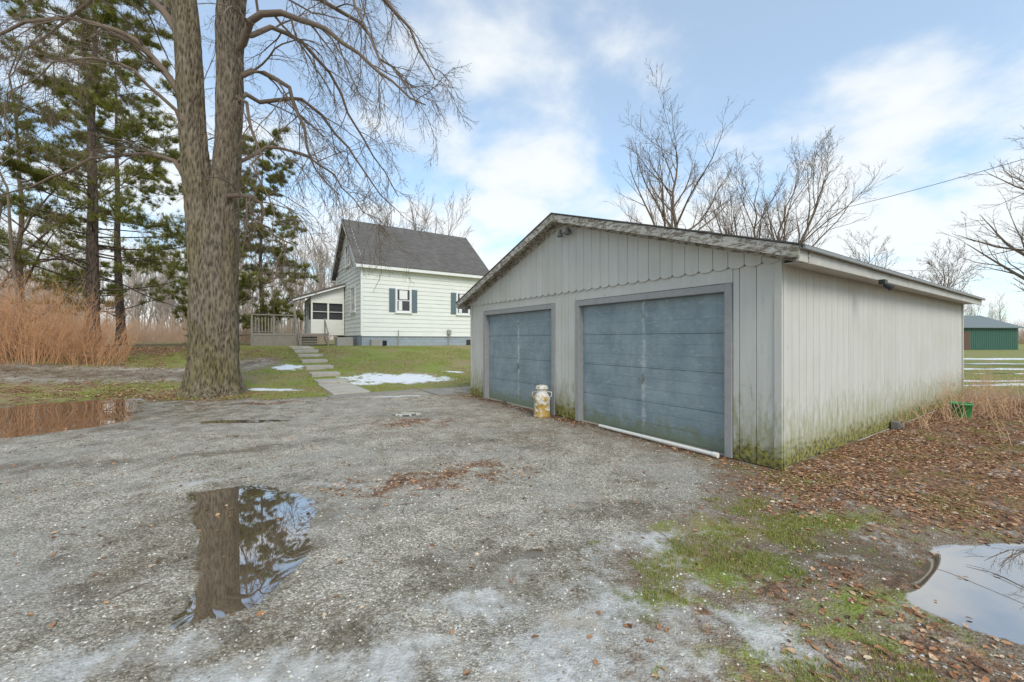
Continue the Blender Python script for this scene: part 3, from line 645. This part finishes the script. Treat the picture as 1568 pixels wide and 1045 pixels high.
m=MB(); m.lathe((0,0,0),[(0,.0),(.155,.0),(.162,.012),(.162,.035),(.155,.045),(.155,.33),(.160,.345),(.155,.36),(.145,.39),(.115,.445),(.098,.47),(.094,.51),(.112,.535),(.125,.545),(.125,.56),(.118,.565)],36)
m.lathe((0,0,0),[(.118,.56),(.115,.575),(.105,.60),(.06,.612),(.02,.615),(0,.615)],36)
m.build('body',[canmat()],mc,smooth=True)
m=MB()
for sg in(-1,1):
    pts=[(sg*.13,0,.37),(sg*.185,0,.40),(sg*.185,0,.47),(sg*.10,0,.49)]
    for i in range(3): m.cyl(pts[i],pts[i+1],.009,.009,8)
m.build('handles',[canmat()],mc)
bq=gp_(6.3,-.46); bk=empty('green_bucket',(bq[0],bq[1],0)); grn=simple('green_plastic',(.05,.27,.09),.45,.2,5)
m=MB(); m.lathe((0,0,0),[(0,.0),(.125,.0),(.13,.01),(.155,.25),(.165,.252),(.17,.26),(.17,.285),(.16,.287),(.15,.26),(.125,.03),(0,.03)],32); m.build('pail',[grn],bk,smooth=True)
m=MB()
for i in range(12):
    t0=math.pi*i/12;t1=math.pi*(i+1)/12; m.cyl((.17*math.cos(t0),-.17*math.sin(t0)*.6,.26-.1*math.sin(t0)),(.17*math.cos(t1),-.17*math.sin(t1)*.6,.26-.1*math.sin(t1)),.004,.004,6)
m.build('bail_handle',[metal],bk)

# ------------------------------------------------------------ house (local x along v, y along u)
HB=1.08
Hh=empty('white_farmhouse',(H0[0],H0[1],HB),ANG)
hs=NB('clapboard_white');o=hs.obj();c=hs.mix(hs.noise(hs.scale(o,(.5,.5,2)),3,5,.6),(.66,.67,.61),(.80,.81,.76));c=hs.mix(hs.rng(hs.noise(o,.8,5),.5,.75,0,.25),c,(.55,.55,.46)); clap=hs.done(hs.bsdf(c,.6))
rf=NB('roof_shingle_grey');o=rf.obj(); br_=rf.n('ShaderNodeTexBrick'); 
mpn=rf.n('ShaderNodeCombineXYZ'); xyz=rf.sep(o); rf.t.links.new(xyz[0],mpn.inputs[0]); rf.t.links.new(xyz[2],mpn.inputs[1]); rf.t.links.new(mpn.outputs[0],br_.inputs[0])
br_.inputs['Scale'].default_value=1; br_.inputs['Brick Width'].default_value=.33; br_.inputs['Row Height'].default_value=.11; br_.inputs['Mortar Size'].default_value=.006
for i_,cc in((1,(.11,.10,.09,1)),(2,(.16,.15,.135,1)),(3,(.05,.05,.05,1))): br_.inputs[i_].default_value=cc
c=rf.mix(rf.rng(rf.noise(o,1.5,5),.35,.7,0,.5),br_.outputs[0],(.10,.095,.085)); rshing=rf.done(rf.bsdf(c,.9))
bfn=NB('block_foundation');o=bfn.obj(); bt=bfn.n('ShaderNodeTexBrick'); mpn=bfn.n('ShaderNodeCombineXYZ'); xyz=bfn.sep(o); bfn.t.links.new(bfn.math('ADD',xyz[0],xyz[1]),mpn.inputs[0]); bfn.t.links.new(xyz[2],mpn.inputs[1]); bfn.t.links.new(mpn.outputs[0],bt.inputs[0])
bt.inputs['Scale'].default_value=1;bt.inputs['Brick Width'].default_value=.4;bt.inputs['Row Height'].default_value=.2;bt.inputs['Mortar Size'].default_value=.008
for i_,cc in((1,(.28,.33,.37,1)),(2,(.33,.37,.40,1)),(3,(.18,.20,.22,1))): bt.inputs[i_].default_value=cc
found=bfn.done(bfn.bsdf(bt.outputs[0],.8))
glass=NB('window_glass'); glass=glass.done(glass.bsdf((.02,.025,.03),.06,ior=1.5,spec=.8))
shut=simple('shutter_grey',(.13,.18,.20),.6,.15,8)
wtrim=simple('house_trim_white',(.76,.76,.74),.5,.08,6)
deckw=simple('weathered_wood',(.25,.225,.19),.85,.3,9)
screen=simple('dark_screen',(.035,.035,.04),.5,.3,3)
L,Wh=8.5,7.5; EZ=5.1; sl=.86; RZ=EZ+sl*Wh/2; FZ=.66
m=MB(); m.box((.04,.04,FZ),(L-.04,Wh-.04,EZ)); m.prism([(.04,EZ-.02),(Wh-.04,EZ-.02),(Wh/2,RZ-.06)],'x',.04,L-.04); 
z=FZ; BD=.26
while z<EZ-.02:
    z1=min(z+BD,EZ); m.prism([(.035,z),(-.0,z),(.026,z1),(.035,z1)],'x',-.0,L); m.prism([(.035,z),(.0,z),(.026,z1),(.035,z1)],'y',.0,Wh); z+=BD
while z<RZ-.15:
    ins=(z-EZ)/sl+.03; m.prism([(.035,z),(.0,z),(.026,z+BD),(.035,z+BD)],'y',ins,Wh-ins); z+=BD
m.build('clapboard_walls',[clap],Hh)
m=MB(); m.box((.06,.06,-1.2),(L-.06,Wh-.06,FZ)); m.build('foundation',[found],Hh)
m=MB()
for sg in(-1,1):
    c_=Wh/2; e=c_+sg*(Wh/2+.38); ze=RZ-sl*(Wh/2+.38)+.12
    m.prism([(c_,RZ+.12),(e,ze),(e,ze-.05),(c_,RZ+.06)],'x',-.38,L+.38)
m.build('roof',[rshing],Hh)
m=MB()
for sg in(-1,1):
    c_=Wh/2; e=c_+sg*(Wh/2+.36); ze=RZ-sl*(Wh/2+.36)+.06
    for x0 in(-.37,L+.33): m.prism([(c_,RZ+.055),(e,ze),(e,ze-.2),(c_,RZ-.17)],'x',x0,x0+.04)
    a,b=sorted((e,e-sg*.03)); m.box((-.33,a,ze-.2),(L+.33,b,ze-.01))
    a,b=sorted((c_+sg*(Wh/2-.02),e-sg*.03)); m.box((-.33,a,ze-.17),(L+.33,b,ze-.15))
m.box((-.03,-.03,FZ),(.0,.09,EZ-.1)); m.box((-.0,-.03,FZ),(.09,-.001,EZ-.1)); m.box((L-.09,-.03,FZ),(L+.02,-.001,EZ-.1)); m.box((-.03,Wh-.1,FZ),(-.001,Wh,EZ-.1))
m.box((0,-.02,FZ-.05),(L,.05,FZ-.001))
m.build('trim_boards',[wtrim],Hh)
def window(nm,c,zc,w,h,face,shutter=True,dbl=False):
    m=MB(); 
    def bx(a0,a1,z0,z1,d0,d1,mi):
        if face=='y': m.box((a0,-d1,z0),(a1,-d0,z1),mi)
        else: m.box((-d1,a0,z0),(-d0,a1,z1),mi)
    bx(c-w/2,c+w/2,zc-h/2,zc+h/2,.0,.02,1)
    fw=.09
    for a0,a1,z0,z1 in((c-w/2-fw,c-w/2,zc-h/2-fw,zc+h/2+fw),(c+w/2,c+w/2+fw,zc-h/2-fw,zc+h/2+fw),(c-w/2,c+w/2,zc+h/2,zc+h/2+fw),(c-w/2,c+w/2,zc-h/2-fw,zc-h/2)): bx(a0,a1,z0,z1,0,.06,0)
    bx(c-w/2,c+w/2,zc-.025,zc+.025,.02,.045,0); bx(c-w/2-.12,c+w/2+.12,zc-h/2-.13,zc-h/2-fw-.002,0,.09,0)
    for sx in(-1,1): bx(c+sx*w/2-(.035 if sx>0 else 0),c+sx*w/2+(0 if sx>0 else .035),zc-h/2,zc+h/2,.02,.04,0)
    bx(c-w/2+.035,c+w/2-.035,zc-h/2,zc-h/2+.04,.02,.04,0)
    if dbl: bx(c-.04,c+.04,zc-h/2,zc+h/2,.02,.05,0)
    else:
        bx(c-w*.30,c+w*.30,zc+.08,zc+h/2-.04,.0201,.024,0)
        bx(c-w*.36,c-w*.10,zc-h/2+.06,zc-.04,.0201,.024,0)
    if shutter:
        for sx in(-1,1):
            a0=c+sx*(w/2+fw+.02);a1=a0+sx*.36;a0,a1=sorted((a0,a1)); bx(a0,a1,zc-h/2-.05,zc+h/2+.05,.0,.03,2)
            k=zc-h/2
            while k<zc+h/2-.04: bx(a0+.04,a1-.04,k,k+.045,.03,.042,2); k+=.09
    m.build(nm,[wtrim,glass,shut],Hh)
window('window_long_wall',2.55,2.85,.85,1.35,'y'); window('window_long_wall_b',6.7,2.85,.85,1.35,'y')
window('window_gable_low',2.0,2.95,1.0,1.45,'x',False,True); window('window_gable_up',3.6,6.0,1.3,1.3,'x',False,True)
m=MB(); m.box((1.0,-.04,.05),(1.5,.055,.35)); m.box((7.0,-.0,.05),(7.5,.055,.4)); m.build('basement_window',[glass],Hh)
m=MB(); y0=4.6
fz=.80; PT=3.2
m.box((-2.1,y0,fz-.1),(-.04,7.9,fz)); m.box((-2.1,y0,fz),(-.04,y0+.1,fz+.95)); m.box((-2.1,y0,PT-.35),(-.04,y0+.1,PT)); m.box((-2.1,y0+.1,fz),(-2.0,7.9,fz+.95)); m.box((-2.1,y0+.1,PT-.35),(-2.0,7.9,PT))
for x in(-2.1,-1.10,-.14): m.box((x-.001,y0-.01,fz),(x+.1,y0+.11,PT-.02))
for y in(6.3,7.8): m.box((-2.11,y,fz),(-1.99,y+.1,PT-.02))
m.box((-1.0,y0+.02,2.25),(-.14,y0+.07,2.29)); m.box((-2.0,y0+.02,2.25),(-1.1,y0+.07,2.29))
for k in range(4): m.box((-2.0,y0-.012,fz+.02+k*.235),(-.14,y0-.001,fz+.235+k*.235))
m.build('porch_frame',[clap],Hh)
m=MB(); m.box((-1.99,y0+.13,fz),(-.1,y0+.15,PT-.3)); m.box((-1.97,y0+.2,fz),(-1.95,7.8,PT-.3)); m.build('porch_screens',[screen],Hh)
m=MB(); m.prism([(-.05,4.25),(-3.2,3.10),(-3.2,2.98),(-.05,4.13)],'y',y0-.35,8.2); m.build('porch_roof',[rshing],Hh)
m=MB(); m.prism([(-.05,4.12),(-3.18,2.978),(-3.18,2.88),(-.05,4.02)],'y',y0-.33,y0-.29); m.box((-3.19,y0-.3,2.84),(-3.15,8.18,2.97))
m.prism([(-.05,4.0),(-2.1,3.27),(-2.1,PT),(-.05,PT)],'y',y0+.02,y0+.08)
m.build('porch_trim',[wtrim],Hh)
m=MB(); dy0=4.0
m.box((-5.4,dy0,fz-.14),(-2.12,8.2,fz)); m.box((-3.12,y0-.2,fz),(-3.0,y0-.08,2.9)); m.box((-2.1,dy0,fz-.14),(-1.2,y0-.01,fz))
x=-5.4
while x<-1.9: m.box((x,dy0+.02,fz-.9),(x+.14,dy0+.05,fz-.15)); x+=.15
for x in np.arange(-5.4,-3.1,.17): m.box((x,dy0,fz+.1),(x+.05,dy0+.04,fz+.95))
for x in np.arange(-5.4,-2.2,.17): m.box((x,8.16,fz+.1),(x+.05,8.2,fz+.95))
for y in np.arange(dy0+.1,8.2,.17): m.box((-5.4,y,fz+.1),(-5.36,y+.05,fz+.95)); m.box((-5.4,y,fz-.9),(-5.37,y+.14,fz-.15))
for x in(-5.44,-4.3,-3.1): m.box((x,dy0-.04,-.3),(x+.1,dy0+.06,fz+1.1))
m.box((-5.46,dy0-.06,fz+1.1),(-2.98,dy0+.08,fz+1.16)); m.box((-5.46,dy0+.08,fz+1.1),(-5.32,8.2,fz+1.14)); m.box((-5.4,dy0-.01,fz+.06),(-3.1,dy0+.05,fz+.1))
for k in range(5): m.box((-2.9,dy0-.28*(k+1),fz-.16*(k+1)-.05),(-1.4,dy0-.28*k,fz-.16*(k+1)))
for x in(-2.95,-1.4):
    m.prism([(dy0,fz-.05),(dy0,fz-.3),(dy0-1.3,-.15),(dy0-1.45,-.05),(dy0-1.45,.0)],'x',x,x+.05)
    m.box((x,dy0-1.3,-.1),(x+.08,dy0-1.22,.85)); m.box((x,dy0-.1,fz-.1),(x+.08,dy0-.02,fz+1.0)); m.prism([(dy0-.05,fz+.98),(dy0-1.3,.85),(dy0-1.3,.78),(dy0-.05,fz+.9)],'x',x,x+.06)
m.build('wood_deck',[deckw],Hh)
m=MB(); m.box((.5,-.35,0),(1.15,-.06,.42)); m.box((-1.1,1.2,-.1),(-.2,2.1,.55)); m.cyl((2.2,-.12,.0),(2.2,-.12,1.0),.03,.03,8); m.cyl((5.6,-.12,0),(5.6,-.12,1.1),.03,.03,8); m.box((5.5,-.22,.75),(5.75,-.03,1.05)); m.build('utility_boxes',[simple('utility_grey',(.30,.29,.27),.6)],Hh,.01)

# path
pt=empty('concrete_path'); m=MB()
s=9.5
while s<21.5:
    ln=random.uniform(1.25,1.4); c=s+ln/2; x,y=gp_(-2.65,c); z=float(H(x,y))+.03; w=.48+random.uniform(-.02,.02)
    q=[gp_(-2.65-w,s+.01),gp_(-2.65+w,s+.01),gp_(-2.65+w,s+ln-.02),gp_(-2.65-w,s+ln-.02)]
    m.prism(q,'z',z-.18,z+random.uniform(0,.02)); s+=ln
m.build('slabs',[conc],pt,.01)
m=MB(); q=[gp_(-3.3,8.95),gp_(-.9,8.95),gp_(-.9,9.38),gp_(-3.3,9.38)]; m.prism(q,'z',-.05,.03); q=[gp_(-.8,7.9),gp_(-.25,7.9),gp_(-.25,9.3),gp_(-.8,9.3)]; m.prism(q,'z',-.05,.025)
m.build('stepping_slab',[simple('wet_slab',(.24,.22,.19),.5,.3,6)],pt,.01)

# green barn
gb=empty('green_barn',(66,57.5,0),.12); m=MB(); m.box((-5.5,0,0),(7,9,3.3),0); m.prism([(-.2,3.2),(9.2,3.2),(4.5,5.0)],'x',-5.5,7,0)
for k in range(0,40): 
    x=-5.5+k*.31; m.box((x,-.03,0),(x+.04,0,3.25),0)
m.build('walls',[simple('green_metal',(.045,.12,.09),.5,.15,2)],gb)
m=MB(); m.prism([(-.5,3.1),(4.5,5.05),(9.5,3.1),(9.5,3.22),(4.5,5.2),(-.5,3.22)],'x',-5.8,7.3); m.build('roof',[simple('barn_roof',(.17,.20,.20),.8)],gb)
m=MB(); m.box((-4,-.08,0),(-1.2,-.04,2.6)); m.build('barn_door',[simple('brown_door',(.12,.07,.05),.7)],gb)

# wires
m=MB()
def wire(a,b,sag,n=24):
    a=Vector(a);b=Vector(b);pr=None
    for i in range(n+1):
        t=i/n;p_=a.lerp(b,t);p_.z-=sag*4*t*(1-t)
        if pr is not None: m.cyl(pr,p_,.011,.011,5)
        pr=p_
wire((14,27,8.6),(19,12,8.0),.35); wire((25,32,7.0),(60,38,9.2),.5)
m.build('utility_wire',[rubber])

# ------------------------------------------------------------ light/sky
SD=Vector((.35,-.85,.8)).normalized(); el_=math.asin(SD.z); az=math.atan2(SD.x,SD.y)
w=bpy.data.worlds.new('World'); sc.world=w; w.use_nodes=True; t=w.node_tree; t.nodes.clear()
def wn(ty,**k):
    x=t.nodes.new(ty)
    for a,b in k.items(): setattr(x,a,b)
    return x
sky=wn('ShaderNodeTexSky',sky_type='NISHITA'); sky.sun_disc=False; sky.sun_elevation=el_; sky.sun_rotation=az; sky.air_density=1.0; sky.dust_density=.6; sky.ozone_density=1.0
tc=wn('ShaderNodeTexCoord'); sp=wn('ShaderNodeSeparateXYZ'); t.links.new(tc.outputs['Generated'],sp.inputs[0])
zz=wn('ShaderNodeMath',operation='ADD'); zz.inputs[1].default_value=.30; t.links.new(sp.outputs[2],zz.inputs[0])
dv=wn('ShaderNodeVectorMath',operation='DIVIDE'); cb=wn('ShaderNodeCombineXYZ')
for i in range(3): t.links.new(zz.outputs[0],cb.inputs[i])
t.links.new(tc.outputs['Generated'],dv.inputs[0]); t.links.new(cb.outputs[0],dv.inputs[1])
n1=wn('ShaderNodeTexNoise'); n1.inputs['Scale'].default_value=2.3; n1.inputs['Detail'].default_value=6; n1.inputs['Roughness'].default_value=.54; n1.inputs['Distortion'].default_value=.15; t.links.new(dv.outputs[0],n1.inputs['Vector'])
hz=wn('ShaderNodeMapRange'); hz.inputs[1].default_value=.0;hz.inputs[2].default_value=.5;hz.inputs[3].default_value=.25;hz.inputs[4].default_value=0; t.links.new(sp.outputs[2],hz.inputs[0])
ad=wn('ShaderNodeMath',operation='ADD'); t.links.new(n1.outputs[0],ad.inputs[0]); t.links.new(hz.outputs[0],ad.inputs[1])
mr=wn('ShaderNodeMapRange'); mr.interpolation_type='SMOOTHSTEP'; mr.inputs[1].default_value=.46;mr.inputs[2].default_value=.70;mr.inputs[3].default_value=.32;mr.inputs[4].default_value=.97; t.links.new(ad.outputs[0],mr.inputs[0])
br2=wn('ShaderNodeMix',data_type='RGBA',blend_type='MULTIPLY'); br2.inputs[0].default_value=1; t.links.new(sky.outputs[0],br2.inputs[6]); br2.inputs[7].default_value=(1.2,1.65,1.75,1)
mx=wn('ShaderNodeMix',data_type='RGBA'); t.links.new(mr.outputs[0],mx.inputs[0]); t.links.new(br2.outputs[2],mx.inputs[6]); mx.inputs[7].default_value=(6.5,6.75,6.85,1)
bg=wn('ShaderNodeBackground'); bg.inputs[1].default_value=.15; t.links.new(mx.outputs[2],bg.inputs[0]); ow=wn('ShaderNodeOutputWorld'); t.links.new(bg.outputs[0],ow.inputs[0])
ld=bpy.data.lights.new('sun','SUN'); ld.energy=2.3; ld.angle=math.radians(30); ld.color=(1,.92,.80); lo=bpy.data.objects.new('sun',ld); sc.collection.objects.link(lo); lo.rotation_euler=(-SD).to_track_quat('-Z','Y').to_euler(); lo.location=(5,-10,20)
cd=bpy.data.cameras.new('camera'); cd.lens=620/1568*36; cd.sensor_width=36; cd.shift_y=-.0016; cd.clip_end=3000; cd.clip_start=.05
co=bpy.data.objects.new('camera',cd); sc.collection.objects.link(co); co.location=(0,0,1.5); co.rotation_euler=(math.radians(90),0,0); sc.camera=co
sc.view_settings.view_transform='Standard'; sc.view_settings.look='None'; sc.view_settings.exposure=0
